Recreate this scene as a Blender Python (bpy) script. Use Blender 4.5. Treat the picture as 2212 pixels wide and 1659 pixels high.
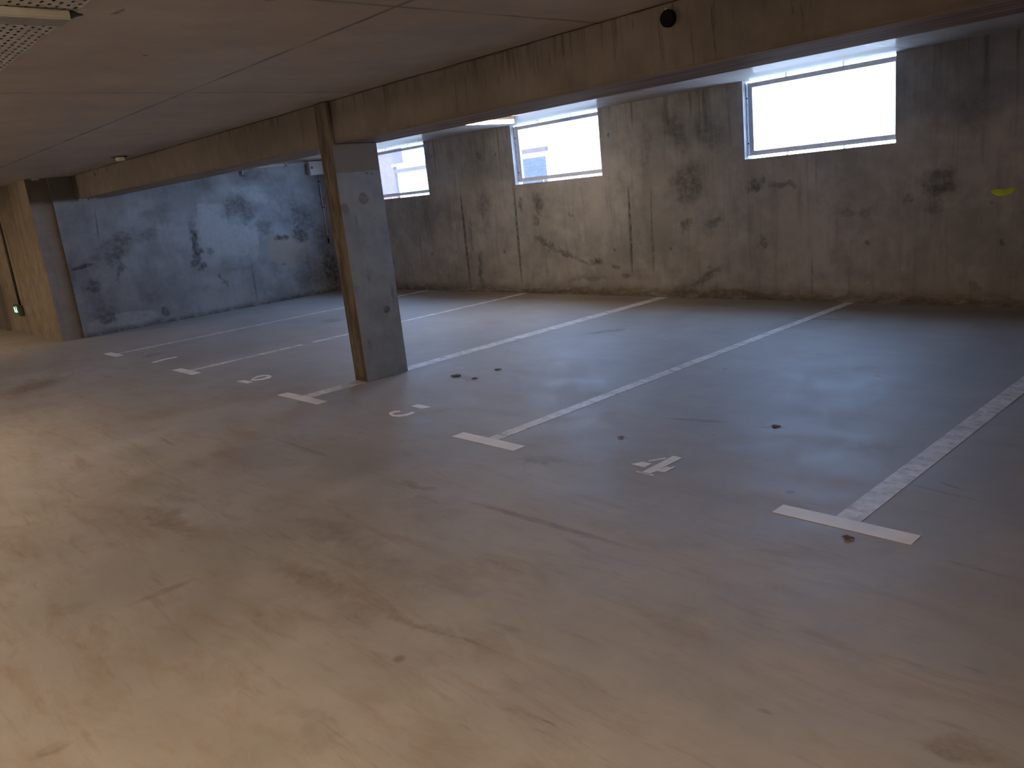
import bpy, bmesh, math, random
from mathutils import Vector, Matrix
random.seed(11)
for o in list(bpy.data.objects): bpy.data.objects.remove(o)
scene = bpy.context.scene
C = scene.collection

# ---------------------------------------------------------------- camera
cam_data = bpy.data.cameras.new('camera')
cam = bpy.data.objects.new('camera', cam_data); C.objects.link(cam)
cam.location = (1.5959, -8.9653, 1.6771)
cam.rotation_euler = (1.331163, 0.105497, 0.81247)
cam_data.sensor_fit = 'HORIZONTAL'; cam_data.sensor_width = 36.0
cam_data.lens = 36.0 * 1743.47 / 2212.0
cam_data.clip_start = 0.05; cam_data.clip_end = 300
scene.camera = cam

# ---------------------------------------------------------------- world, sun, exposure
SKY = 44.0
world = bpy.data.worlds.new('world'); scene.world = world
world.use_nodes = True
nt = world.node_tree; nt.nodes.clear()
wo = nt.nodes.new('ShaderNodeOutputWorld'); bg = nt.nodes.new('ShaderNodeBackground')
bg.inputs[0].default_value = (0.37, 0.58, 1.0, 1); bg.inputs[1].default_value = SKY
nt.links.new(bg.outputs[0], wo.inputs[0])
sun_d = bpy.data.lights.new('sun', 'SUN'); sun_d.energy = 70; sun_d.angle = math.radians(0.6); sun_d.color = (1, 0.95, 0.88)
sun = bpy.data.objects.new('sun', sun_d); C.objects.link(sun)
sun.rotation_euler = Vector((-0.35, 0.75, -0.8)).to_track_quat('-Z', 'Y').to_euler()
sun.location = (6, -20, 30)
vs = scene.view_settings
scene.display_settings.display_device = 'sRGB'
vs.view_transform = 'Standard'; vs.look = 'None'; vs.gamma = 1.0; vs.use_curve_mapping = False
vs.exposure = 0.0
scene.cycles.diffuse_bounces = 4
scene.cycles.glossy_bounces = 3
scene.cycles.max_bounces = 5
scene.cycles.use_adaptive_sampling = True
scene.cycles.adaptive_threshold = 0.10; scene.cycles.adaptive_min_samples = 20
scene.cycles.sample_clamp_indirect = 4.0

HC = 2.591                                   # ceiling height
SILL = 1.70
WINS = [(-11.78, -9.99), (-7.783, -6.015), (-3.773, -2.009)]
WALL_T = 0.16
for (a, b) in WINS:                          # light portals that guide sampling through the three window openings
    ld = bpy.data.lights.new('window_portal', 'AREA'); ld.shape = 'RECTANGLE'
    ld.size = b - a; ld.size_y = HC - SILL; ld.cycles.is_portal = True
    lo = bpy.data.objects.new('window_portal', ld); C.objects.link(lo)
    lo.location = ((a + b) / 2, WALL_T + 0.01, (HC + SILL) / 2)
    lo.rotation_euler = (math.radians(-90), 0, 0)

# ---------------------------------------------------------------- material helpers
class NB:
    def __init__(self, mat):
        self.t = mat.node_tree; self.n = self.t.nodes; self.l = self.t.links
    def new(self, typ, **kw):
        nd = self.n.new(typ)
        for k, v in kw.items(): setattr(nd, k, v)
        return nd
    def put(self, sock, v):
        if hasattr(v, 'is_linked') or isinstance(v, bpy.types.NodeSocket): self.l.new(v, sock)
        else: sock.default_value = v
    def math(self, op, a, b=0.0, c=None, clamp=False):
        nd = self.new('ShaderNodeMath', operation=op, use_clamp=clamp)
        self.put(nd.inputs[0], a); self.put(nd.inputs[1], b)
        if c is not None: self.put(nd.inputs[2], c)
        return nd.outputs[0]
    def vmath(self, op, a, b=None):
        nd = self.new('ShaderNodeVectorMath', operation=op)
        self.put(nd.inputs[0], a)
        if b is not None: self.put(nd.inputs[1], b)
        return nd.outputs[1] if op == 'LENGTH' else nd.outputs[0]
    def dot(self, v, c):
        nd = self.new('ShaderNodeVectorMath', operation='DOT_PRODUCT')
        self.l.new(v, nd.inputs[0]); nd.inputs[1].default_value = c
        return nd.outputs[1]
    def noise(self, vec, scale, detail=3, rough=0.55, color=False, dist=0.0):
        nd = self.new('ShaderNodeTexNoise')
        self.put(nd.inputs['Vector'], vec); nd.inputs['Scale'].default_value = scale
        nd.inputs['Detail'].default_value = detail; nd.inputs['Roughness'].default_value = rough
        nd.inputs['Distortion'].default_value = dist
        return nd.outputs['Color' if color else 'Fac']
    def ramp(self, v, a, b, lo=0.0, hi=1.0, smooth=True):
        nd = self.new('ShaderNodeMapRange', interpolation_type='SMOOTHSTEP' if smooth else 'LINEAR')
        self.put(nd.inputs[0], v)
        for i, x in zip((1, 2, 3, 4), (a, b, lo, hi)): nd.inputs[i].default_value = x
        return nd.outputs[0]
    def mix(self, f, a, b, mode='MIX'):
        nd = self.new('ShaderNodeMix', data_type='RGBA', blend_type=mode)
        self.put(nd.inputs[0], f)
        self.put(nd.inputs[6], a if not isinstance(a, tuple) else (*a, 1)); self.put(nd.inputs[7], b if not isinstance(b, tuple) else (*b, 1))
        return nd.outputs[2]
    def scale_vec(self, v, s):
        return self.vmath('MULTIPLY', v, s)
    def plane(self, axes):
        g = self.new('ShaderNodeNewGeometry')
        s = self.new('ShaderNodeSeparateXYZ'); self.l.new(g.outputs['Position'], s.inputs[0])
        c = self.new('ShaderNodeCombineXYZ')
        m = {'x': 0, 'y': 1, 'z': 2}
        self.l.new(s.outputs[m[axes[0]]], c.inputs[0]); self.l.new(s.outputs[m[axes[1]]], c.inputs[1])
        return c.outputs[0], g.outputs['Position'], s
    def stains(self, uv, lst):
        """strength mask of a list of soft ragged spots: (u, v, angle, half length, half width, strength, softness)"""
        if not hasattr(self, 'warp'):       # the layers of one material share their noise
            n1 = self.vmath('SUBTRACT', self.noise(uv, 5.0, 4, .6, True), (0.5, 0.5, 0.5))
            n2 = self.vmath('SUBTRACT', self.noise(uv, 16.0, 2, .6, True), (0.5, 0.5, 0.5))
            one = self.vmath('ADD', uv, (0, 0, 1))      # a third coordinate of 1 lets one dot product shift and scale
            self.warp = (self.vmath('ADD', one, self.scale_vec(n1, (0.34, 0.34, 0))), self.vmath('ADD', one, self.scale_vec(n2, (0.03, 0.03, 0))),
                         self.ramp(self.noise(uv, 13.0, 6, .7), .36, .60, .45, 1.0))
        wide, fine, tex = self.warp
        acc = None
        for (u, v, ang, hl, hw, s, soft) in lst:
            src = fine if (hw < 0.035 or soft < .35) else wide
            a, c = math.cos(ang), math.sin(ang); A, B = hl * 1.2, hw * 1.35
            dx = self.dot(src, (a / A, c / A, -(u * a + v * c) / A)); dy = self.dot(src, (-c / B, a / B, (u * c - v * a) / B))
            e = max(0.0, 1.0 - soft * .85)
            if soft <= .2:      # trowelled patches with straight sides
                m = self.ramp(self.math('SMOOTH_MAX', self.math('ABSOLUTE', dx), self.math('ABSOLUTE', dy), .25), 1.0, e, 0.0, min(1.0, s * 1.2))
            else:
                m = self.ramp(self.math('SQRT', self.math('MULTIPLY_ADD', dx, dx, self.math('MULTIPLY', dy, dy))), 1.0, e, 0.0, min(1.0, s * 1.2))
            acc = m if acc is None else self.math('MAXIMUM', acc, m)
        return self.math('MULTIPLY', acc, tex)

def new_mat(name):
    m = bpy.data.materials.new(name); m.use_nodes = True; m.node_tree.nodes.clear()
    b = NB(m)
    out = b.new('ShaderNodeOutputMaterial'); p = b.new('ShaderNodeBsdfPrincipled')
    b.l.new(p.outputs[0], out.inputs[0])
    return m, b, p

def plain(name, col, rough=0.5, metal=0.0, var=0.12, scale=12.0, spec=0.5):
    m, b, p = new_mat(name)
    g = b.new('ShaderNodeNewGeometry')
    n = b.noise(g.outputs['Position'], scale, 4)
    c = b.mix(b.ramp(n, .3, .7), tuple(x * (1 - var) for x in col), tuple(min(1, x * (1 + var)) for x in col))
    b.l.new(c, p.inputs['Base Color'])
    p.inputs['Roughness'].default_value = rough; p.inputs['Metallic'].default_value = metal
    p.inputs['Specular IOR Level'].default_value = spec
    return m

def glow(name, col, strength):
    m, b, p = new_mat(name)
    p.inputs['Base Color'].default_value = (*[min(1, x) for x in col], 1)
    p.inputs['Emission Color'].default_value = (*col, 1); p.inputs['Emission Strength'].default_value = strength
    return m

def concrete(name, axes, base, layers=(), var=0.25, streak=0.0, streak_stretch=(9, .5), pores=0.3, rough=0.75, bump=0.15, spec=0.4, extra=None, tint=(1.12, 1.0, .84)):
    """cast concrete: cloudy tone, pores, vertical run-off streaks and the stains of LAYERS [(list, colour, amount)]"""
    m, b, p = new_mat(name)
    uv, pos, sep = b.plane(axes)
    n1 = b.noise(pos, 0.9, 5, .62); n2 = b.noise(pos, 4.5, 5, .6); n3 = b.noise(pos, 38.0, 2, .5)
    dk = tuple(x * (1 - var) for x in base); lt = tuple(min(1, x * (1 + var * .8)) for x in base)
    col = b.mix(b.ramp(b.math('ADD', b.math('MULTIPLY', n1, .6), b.math('MULTIPLY', n2, .4)), .38, .64), dk, lt)
    col = b.mix(b.ramp(b.noise(pos, 1.7, 3), .45, .7, 0, .5), col, tuple(base[i] * tint[i] for i in range(3)))
    if streak:
        sv = b.scale_vec(uv, (streak_stretch[0], streak_stretch[1], 1))
        s = b.ramp(b.noise(sv, 1.0, 5, .7), .5, .72, 0, streak)
        col = b.mix(s, col, tuple(x * .45 for x in base))
        sl = b.ramp(b.noise(b.scale_vec(uv, (streak_stretch[0] * 1.7, streak_stretch[1] * .7, 1)), 1.3, 4, .6), .55, .75, 0, streak * .6)
        col = b.mix(sl, col, tuple(min(1, x * 1.35) for x in base))
    if pores:
        vo = b.new('ShaderNodeTexVoronoi'); b.l.new(pos, vo.inputs['Vector']); vo.inputs['Scale'].default_value = 11
        sel = b.ramp(b.noise(pos, 3.0, 2), .5, .66)
        pm = b.math('MULTIPLY', b.ramp(vo.outputs['Distance'], .16, .06), b.math('MULTIPLY', sel, pores))
        col = b.mix(pm, col, tuple(x * .35 for x in base))
    for (lst, c, amt) in layers:
        col = b.mix(b.math('MULTIPLY', b.stains(uv, lst), amt), col, c)
    if extra: col = extra(b, uv, pos, sep, col)
    b.l.new(col, p.inputs['Base Color'])
    p.inputs['Roughness'].default_value = rough; p.inputs['Specular IOR Level'].default_value = spec
    if bump:
        bp = b.new('ShaderNodeBump'); bp.inputs['Strength'].default_value = bump; bp.inputs['Distance'].default_value = 0.01
        b.l.new(b.math('ADD', b.math('MULTIPLY', n3, .35), n2), bp.inputs['Height']); b.l.new(bp.outputs[0], p.inputs['Normal'])
    return m, b, p

# stain positions in metres on their own surface: (u, v, angle, half length, half width, strength, softness)
FLOOR_DARK = [(-2.236, -6.369, 0.103, 0.174, 0.044, 0.5, 0.8), (-1.225, -6.335, 0.042, 0.614, 0.025, 0.55, 0.7), (-1.894, -5.712, 0.111, 0.167, 0.048, 0.5, 0.8),
    (-1.841, -5.623, 0.156, 0.213, 0.05, 0.35, 0.9), (-1.504, -4.519, 0.243, 0.239, 0.03, 0.5, 0.7), (-4.303, -2.205, 0.908, 0.238, 0.069, 0.6, 0.6),
    (-3.396, -3.312, -0.282, 0.399, 0.103, 0.25, 0.9), (-0.332, -4.518, 0.587, 0.144, 0.088, 0.3, 0.9), (-0.899, -3.222, 1.107, 0.102, 0.103, 0.25, 0.9),
    (-2.386, -0.994, 0.134, 0.382, 0.05, 0.5, 0.7), (-3.124, -7.543, 0.044, 0.484, 0.071, 0.4, 0.8), (-9.045, -6.917, 0.789, 0.363, 0.383, 0.4, 0.9),
    (-6.171, -6.98, 0.034, 0.326, 0.048, 0.3, 0.9), (-2.192, -7.909, 1.533, 0.173, 0.032, 0.5, 0.8), (-2.422, -8.267, 1.255, 0.106, 0.083, 0.35, 0.9),
    (-1.765, -7.407, 0.063, 0.398, 0.075, 0.35, 0.7), (-0.944, -7.344, 0.119, 0.286, 0.041, 0.35, 0.8), (-0.83, -7.331, 0.209, 0.204, 0.012, 0.55, 0.6),
    (-2.151, -7.045, -0.035, 0.357, 0.088, 0.3, 0.7), (0.89, -6.851, -0.145, 0.052, 0.026, 0.6, 0.8), (0.412, -6.988, 0.0, 0.028, 0.011, 0.5, 0.8),
    (-9.239, -2.734, 1.241, 0.196, 0.207, 0.5, 0.8), (-9.585, -5.277, 1.198, 0.145, 0.132, 0.5, 0.7), (-3.622, -6.357, -0.011, 0.412, 0.021, 0.4, 0.7),
    (-4.887, -6.874, -0.071, 0.213, 0.015, 0.4, 0.7), (0.231, -4.871, -0.402, 0.069, 0.012, 0.5, 0.7), (0.24, -4.976, -0.129, 0.191, 0.014, 0.35, 0.7),
    (-0.985, -4.434, 0.309, 0.087, 0.029, 0.5, 0.6), (-4.127, -4.353, -0.111, 0.213, 0.044, 0.5, 0.7), (-0.103, -7.453, 0.094, 0.053, 0.005, 0.6, 0.6),
    (-0.29, -7.639, 0.051, 0.039, 0.005, 0.4, 0.6), (-1.081, -6.783, 0.061, 0.091, 0.018, 0.25, 0.8), (-1.319, -8.61, 1.397, 0.07, 0.034, 0.55, 0.8),
    (-0.709, -7.958, -0.027, 0.258, 0.056, 0.22, 0.8), (-1.21, -7.482, 1.126, 0.116, 0.122, 0.25, 0.8), (-0.609, -7.138, 0.163, 0.092, 0.02, 0.35, 0.8),
    (0.611, -5.69, -0.054, 0.129, 0.012, 0.35, 0.7), (-1.722, -5.055, -0.219, 0.074, 0.019, 0.4, 0.7), (-7.772, -7.223, 1.427, 0.251, 0.246, 0.25, 0.9),
    (0.822, -6.394, -0.061, 0.049, 0.007, 0.35, 0.7), (-3.486, -7.353, 0.086, 0.251, 0.067, 0.25, 0.8), (-1.131, -7.053, -0.041, 0.21, 0.088, 0.2, 0.7)]
FLOOR_RUST = [(-1.614, -7.097, -0.302, 0.616, 0.143, 0.35, 0.9), (-0.616, -7.261, -0.33, 0.231, 0.068, 0.3, 0.9), (-1.437, -7.389, 0.193, 0.45, 0.127, 0.35, 0.9),
    (-3.409, -7.671, 0.249, 0.641, 0.144, 0.3, 0.9), (-1.972, -6.559, -0.034, 0.408, 0.108, 0.3, 0.9), (-5.948, -0.283, -3.129, 1.104, 0.209, 0.5, 0.9),
    (-1.888, -0.317, 0.038, 1.192, 0.154, 0.4, 0.9), (-8.88, -0.599, 0.039, 1.271, 0.203, 0.3, 0.9), (0.929, -6.794, 0.369, 0.126, 0.062, 0.5, 0.9),
    (-9.127, -6.873, 0.789, 0.282, 0.451, 0.5, 0.9)]
END_DARK = [(-4.534, 1.375, 0.505, 0.646, 0.158, 0.42, 0.9), (-3.608, 1.888, 0.346, 0.366, 0.15, 0.35, 0.9), (-1.055, 1.623, -0.589, 0.748, 0.422, 0.4, 0.9),
    (-2.609, 0.781, 0.346, 0.359, 0.167, 0.25, 0.9), (-5.167, 1.072, -1.694, 0.374, 0.09, 0.4, 0.9), (-0.888, 0.391, -0.238, 0.514, 0.276, 0.45, 0.9),
    (-4.986, 1.15, 0.158, 0.217, 0.033, 0.85, 0.6), (-4.896, 0.802, -0.414, 0.152, 0.138, 0.65, 0.7), (-4.8, 0.259, -0.079, 0.183, 0.093, 0.65, 0.7),
    (-3.825, 0.2, 1.097, 0.149, 0.08, 0.65, 0.7), (-4.429, 1.298, 0.682, 0.291, 0.173, 0.6, 0.8), (-4.26, 1.534, 1.101, 0.115, 0.182, 0.55, 0.8),
    (-3.903, 1.524, 0.226, 0.232, 0.129, 0.4, 0.9), (-4.407, 1.0, 1.123, 0.203, 0.059, 0.5, 0.8), (-3.064, 1.29, -1.573, 0.445, 0.076, 0.85, 0.8),
    (-3.104, 1.017, -1.535, 0.125, 0.085, 0.7, 0.7), (-3.019, 0.859, -0.852, 0.096, 0.103, 0.7, 0.8), (-2.854, 1.117, -0.511, 0.09, 0.06, 0.45, 0.8),
    (-2.172, 1.87, -1.351, 0.22, 0.321, 0.55, 0.8), (-1.972, 1.724, -1.252, 0.185, 0.205, 0.45, 0.8), (-1.699, 1.438, -1.491, 0.176, 0.171, 0.5, 0.8),
    (-0.887, 1.524, -0.715, 0.464, 0.289, 0.6, 0.8), (-0.946, 1.243, -1.282, 0.219, 0.182, 0.75, 0.8), (-1.381, 1.197, -0.041, 0.171, 0.053, 0.85, 0.8),
    (-2.728, 0.647, -1.371, 0.068, 0.031, 0.6, 0.7), (-2.627, 0.524, -0.892, 0.127, 0.044, 0.45, 0.8), (-1.429, 0.69, -1.44, 0.046, 0.039, 0.5, 0.8),
    (-2.086, 0.491, -1.591, 0.404, 0.023, 0.5, 0.7), (-0.381, 0.451, -1.425, 0.583, 0.32, 0.75, 0.9), (-0.535, 1.079, -1.441, 0.424, 0.262, 0.5, 0.9),
    (-0.906, 0.622, -0.982, 0.366, 0.347, 0.4, 0.9), (-1.772, 2.442, -0.482, 0.568, 0.266, 0.4, 0.9), (-4.841, 0.4, -0.869, 0.365, 0.268, 0.3, 0.9),
    (-4.041, 0.583, -1.19, 0.28, 0.2, 0.25, 0.9), (-2.05, 0.518, -1.098, 0.429, 0.278, 0.2, 0.9), (-2.728, 2.369, -0.347, 0.296, 0.209, 0.35, 0.9),
    (-4.832, 0.399, -1.043, 0.305, 0.06, 0.4, 0.8), (-4.627, 1.777, -1.669, 0.282, 0.011, 0.6, 0.6), (-0.37, 1.84, -1.56, 0.272, 0.053, 0.5, 0.8)]
END_LIGHT = [(-2.66, 1.61, -1.631, 0.314, 0.208, 0.8, 0.15), (-2.448, 1.284, -0.164, 0.383, 0.228, 0.8, 0.18), (-2.246, 1.362, -0.29, 0.292, 0.146, 0.8, 0.3),
    (-1.962, 1.274, -0.726, 0.112, 0.136, 0.8, 0.35), (-2.28, 1.055, -0.182, 0.404, 0.256, 0.45, 0.4), (-1.861, 2.066, -0.367, 0.406, 0.114, 0.7, 0.5),
    (-1.237, 1.672, -0.681, 0.357, 0.075, 0.6, 0.6), (-1.273, 1.169, -1.052, 0.165, 0.126, 0.3, 0.6), (-4.481, 0.189, -0.028, 0.553, 0.094, 0.6, 0.3),
    (-2.74, 0.669, -0.203, 0.783, 0.253, 0.2, 0.9), (-3.773, 1.982, 0.038, 0.591, 0.268, 0.25, 0.9), (-3.518, 1.558, 0.051, 0.246, 0.172, 0.4, 0.6)]
END_TAN = [(-1.258, 0.976, -0.162, 0.378, 0.205, 0.8, 0.2), (-1.273, 0.839, -0.277, 0.247, 0.153, 0.8, 0.3)]
BACK_DARK = [(-9.151, 0.912, -1.578, 0.9, 0.03, 0.9, 0.6), (-7.851, 0.905, -1.596, 0.809, 0.027, 0.85, 0.6), (-5.585, 0.886, -1.6, 0.677, 0.024, 0.85, 0.6),
    (-5.217, 0.918, -1.618, 0.706, 0.015, 0.5, 0.6), (-5.212, 0.552, -1.66, 0.341, 0.015, 0.4, 0.6), (-10.447, 0.72, -1.639, 0.51, 0.021, 0.4, 0.6),
    (-2.952, 0.279, -1.589, 0.245, 0.011, 0.55, 0.6), (-2.881, 1.458, -1.588, 0.229, 0.011, 0.3, 0.6), (-8.834, 0.394, -1.592, 0.314, 0.06, 0.7, 0.8),
    (-9.007, 0.942, -1.705, 0.39, 0.06, 0.45, 0.8), (-7.331, 1.403, -1.213, 0.208, 0.116, 0.75, 0.8), (-7.421, 1.152, -0.957, 0.124, 0.084, 0.65, 0.8),
    (-7.247, 0.791, -0.552, 0.259, 0.061, 0.75, 0.8), (-6.841, 0.611, -0.313, 0.26, 0.041, 0.65, 0.8), (-6.495, 0.486, -0.388, 0.156, 0.03, 0.5, 0.8),
    (-6.256, 0.474, -0.007, 0.143, 0.068, 0.85, 0.8), (-5.888, 0.412, -0.215, 0.094, 0.034, 0.8, 0.8), (-5.696, 0.261, -0.144, 0.087, 0.04, 0.7, 0.8),
    (-8.572, 1.44, -0.554, 0.196, 0.203, 0.5, 0.8), (-8.538, 1.157, -1.511, 0.151, 0.103, 0.3, 0.9), (-7.7, 1.397, -1.541, 0.118, 0.052, 0.6, 0.8),
    (-3.649, 1.408, 0.306, 0.124, 0.106, 0.75, 0.8), (-3.298, 1.363, -0.136, 0.177, 0.042, 0.65, 0.8), (-3.531, 1.448, -0.646, 0.074, 0.055, 0.6, 0.8),
    (-4.607, 1.49, -1.25, 0.282, 0.274, 0.7, 0.85), (-4.742, 2.134, -1.142, 0.297, 0.166, 0.6, 0.85), (-4.264, 2.078, -0.854, 0.285, 0.176, 0.5, 0.9),
    (-4.659, 0.958, -0.424, 0.096, 0.093, 0.7, 0.8), (-4.226, 0.966, 0.177, 0.173, 0.064, 0.55, 0.8), (-4.415, 0.274, 0.453, 0.37, 0.067, 0.65, 0.8),
    (-4.809, 0.118, -0.095, 0.222, 0.076, 0.5, 0.9), (-3.598, 0.699, -0.396, 0.076, 0.062, 0.6, 0.9), (-2.308, 0.673, -0.014, 0.036, 0.03, 0.75, 0.8),
    (-0.982, 0.663, 0.086, 0.041, 0.041, 0.7, 0.9), (-4.925, 0.657, -0.023, 0.022, 0.019, 0.7, 0.7), (-1.55, 1.256, -0.075, 0.199, 0.151, 0.75, 0.9),
    (-1.885, 1.151, 1.303, 0.085, 0.048, 0.6, 0.9), (-1.632, 1.03, 0.283, 0.07, 0.072, 0.5, 0.9), (-1.212, 0.197, 0.02, 0.049, 0.057, 0.6, 0.9),
    (-2.431, 0.998, 0.145, 0.26, 0.05, 0.4, 0.9), (-1.29, 1.911, 0.86, 0.306, 0.204, 0.35, 0.95), (-3.597, 0.79, -0.838, 0.027, 0.053, 0.4, 0.8),
    (-5.851, 2.226, -1.142, 0.032, 0.03, 0.8, 0.8), (-8.575, 2.211, -1.022, 0.068, 0.051, 0.5, 0.9), (-8.171, 2.21, -1.068, 0.034, 0.035, 0.7, 0.9),
    (-10.128, 0.661, -0.632, 0.051, 0.033, 0.6, 0.8), (-9.471, 0.651, -1.128, 0.032, 0.037, 0.6, 0.8), (-8.205, 0.674, -0.753, 0.033, 0.029, 0.7, 0.8),
    (-7.197, 0.661, -0.675, 0.029, 0.026, 0.6, 0.8), (-5.893, 0.655, -0.641, 0.034, 0.027, 0.7, 0.8), (-7.16, 0.791, -0.944, 0.036, 0.023, 0.5, 0.8),
    (-1.088, 1.032, -0.634, 0.021, 0.016, 0.5, 0.8), (-5.21, 2.008, -1.602, 0.383, 0.076, 0.35, 0.9), (-4.757, 2.163, -1.233, 0.314, 0.169, 0.55, 0.9),
    (-4.264, 2.105, -0.606, 0.234, 0.14, 0.4, 0.9), (-10.113, 1.391, -0.274, 0.729, 0.435, 0.3, 0.95), (-6.671, 1.214, -0.7, 0.033, 0.036, 0.5, 0.8),
    (-9.986, 0.362, -0.319, 0.663, 0.282, 0.25, 0.95), (-6.462, 0.237, 0.039, 0.551, 0.055, 0.4, 0.9), (-3.721, 0.026, -0.013, 0.448, 0.041, 0.5, 0.9),
    (-5.54, 0.295, -0.085, 0.366, 0.099, 0.3, 0.9)]
BACK_LIGHT = [(-6.881, 0.953, -0.355, 0.438, 0.067, 0.5, 0.8), (-6.392, 1.269, -0.281, 0.586, 0.272, 0.35, 0.95), (-4.277, 0.712, 0.461, 0.314, 0.072, 0.5, 0.9),
    (-5.394, 0.96, -1.422, 0.445, 0.055, 0.35, 0.8), (-3.596, 0.653, -0.62, 0.03, 0.018, 0.8, 0.4), (-2.304, 0.228, 0.176, 0.031, 0.01, 0.9, 0.3),
    (-6.693, 0.422, 0.125, 0.814, 0.137, 0.25, 0.9)]
BACK_TAN = [(-7.292, 0.015, 0.027, 2.102, 0.043, 0.7, 0.9), (-10.429, 0.049, 0.008, 1.054, 0.052, 0.5, 0.9), (-4.216, 0.071, -0.007, 1.294, 0.048, 0.6, 0.9),
    (-1.871, 0.059, -0.003, 1.051, 0.035, 0.45, 0.9)]
COL_DARK = [(-4.562, 0.653, -0.172, 0.035, 0.029, 0.9, 0.3), (-4.467, 0.787, -1.571, 0.114, 0.016, 0.45, 0.8), (-4.514, 1.932, -0.064, 0.016, 0.008, 0.9, 0.4),
    (-4.563, 1.944, -0.351, 0.016, 0.006, 0.8, 0.4), (-4.759, 1.532, -1.508, 0.064, 0.02, 0.3, 0.9), (-4.933, 0.93, -1.52, 0.088, 0.05, 0.25, 0.9),
    (-4.673, 1.022, -1.624, 0.132, 0.047, 0.25, 0.9), (-4.455, 0.061, -0.789, 0.087, 0.048, 0.35, 0.9), (-4.814, 0.351, -1.478, 0.07, 0.02, 0.3, 0.9)]
COL_TAN = [(-4.642, 1.716, -0.161, 0.053, 0.047, 0.8, 0.3), (-4.854, 1.637, -1.514, 0.053, 0.035, 0.7, 0.3)]
BEAM_DARK = [(-1.163, 2.328, -1.521, 0.16, 0.006, 0.5, 0.7), (-1.379, 2.405, -1.531, 0.164, 0.006, 0.5, 0.7), (-1.361, 2.346, -1.529, 0.133, 0.005, 0.5, 0.7),
    (-1.026, 2.385, -1.516, 0.155, 0.007, 0.6, 0.7), (-1.016, 2.466, -1.514, 0.071, 0.005, 0.5, 0.7), (-0.565, 2.397, -1.493, 0.039, 0.005, 0.5, 0.7),
    (-0.513, 2.348, -1.493, 0.077, 0.004, 0.4, 0.7), (-0.903, 2.436, -1.511, 0.076, 0.004, 0.4, 0.7), (-3.236, 2.396, -1.611, 0.163, 0.008, 0.45, 0.7),
    (-3.117, 2.377, -1.608, 0.16, 0.008, 0.4, 0.7), (-2.899, 2.439, -1.598, 0.093, 0.007, 0.35, 0.7), (-2.764, 2.402, -1.595, 0.061, 0.008, 0.4, 0.7),
    (-2.409, 2.447, -1.578, 0.073, 0.007, 0.4, 0.7), (-2.367, 2.447, -1.571, 0.065, 0.006, 0.35, 0.7), (-2.587, 2.433, -1.585, 0.105, 0.007, 0.35, 0.7),
    (-1.717, 2.449, -1.546, 0.122, 0.005, 0.45, 0.7), (-1.655, 2.492, -1.543, 0.072, 0.005, 0.4, 0.7), (-1.569, 2.521, -1.545, 0.039, 0.007, 0.5, 0.7),
    (-3.368, 2.515, -1.612, 0.049, 0.008, 0.4, 0.7), (-3.069, 2.538, -1.609, 0.039, 0.011, 0.4, 0.7), (-4.771, 2.513, -1.683, 0.058, 0.015, 0.4, 0.7),
    (-7.379, 2.484, -1.794, 0.099, 0.017, 0.3, 0.7), (-6.92, 2.433, -1.774, 0.143, 0.016, 0.3, 0.7), (-11.199, 2.536, -1.942, 0.058, 0.029, 0.6, 0.7),
    (-11.759, 2.514, -1.972, 0.05, 0.061, 0.8, 0.7), (-3.654, 2.476, -1.634, 0.119, 0.009, 0.3, 0.7), (-2.259, 2.457, -1.571, 0.064, 0.008, 0.4, 0.7),
    (-2.134, 2.477, -1.571, 0.049, 0.006, 0.4, 0.7), (-1.956, 2.43, -1.554, 0.089, 0.005, 0.35, 0.7), (-5.525, 2.386, -1.715, 0.188, 0.017, 0.35, 0.7),
    (-5.002, 2.445, -1.688, 0.099, 0.024, 0.5, 0.7), (-2.444, 2.588, 0.006, 0.089, 0.01, 0.7, 0.8), (-2.849, 2.582, -0.004, 0.27, 0.009, 0.6, 0.8),
    (-3.312, 2.577, -0.003, 0.193, 0.008, 0.5, 0.8), (-4.774, 2.584, 0.005, 0.381, 0.01, 0.5, 0.8), (-1.559, 2.591, -0.01, 0.239, 0.01, 0.6, 0.8),
    (-7.585, 2.604, 0.002, 0.819, 0.012, 0.5, 0.8)]

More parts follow.
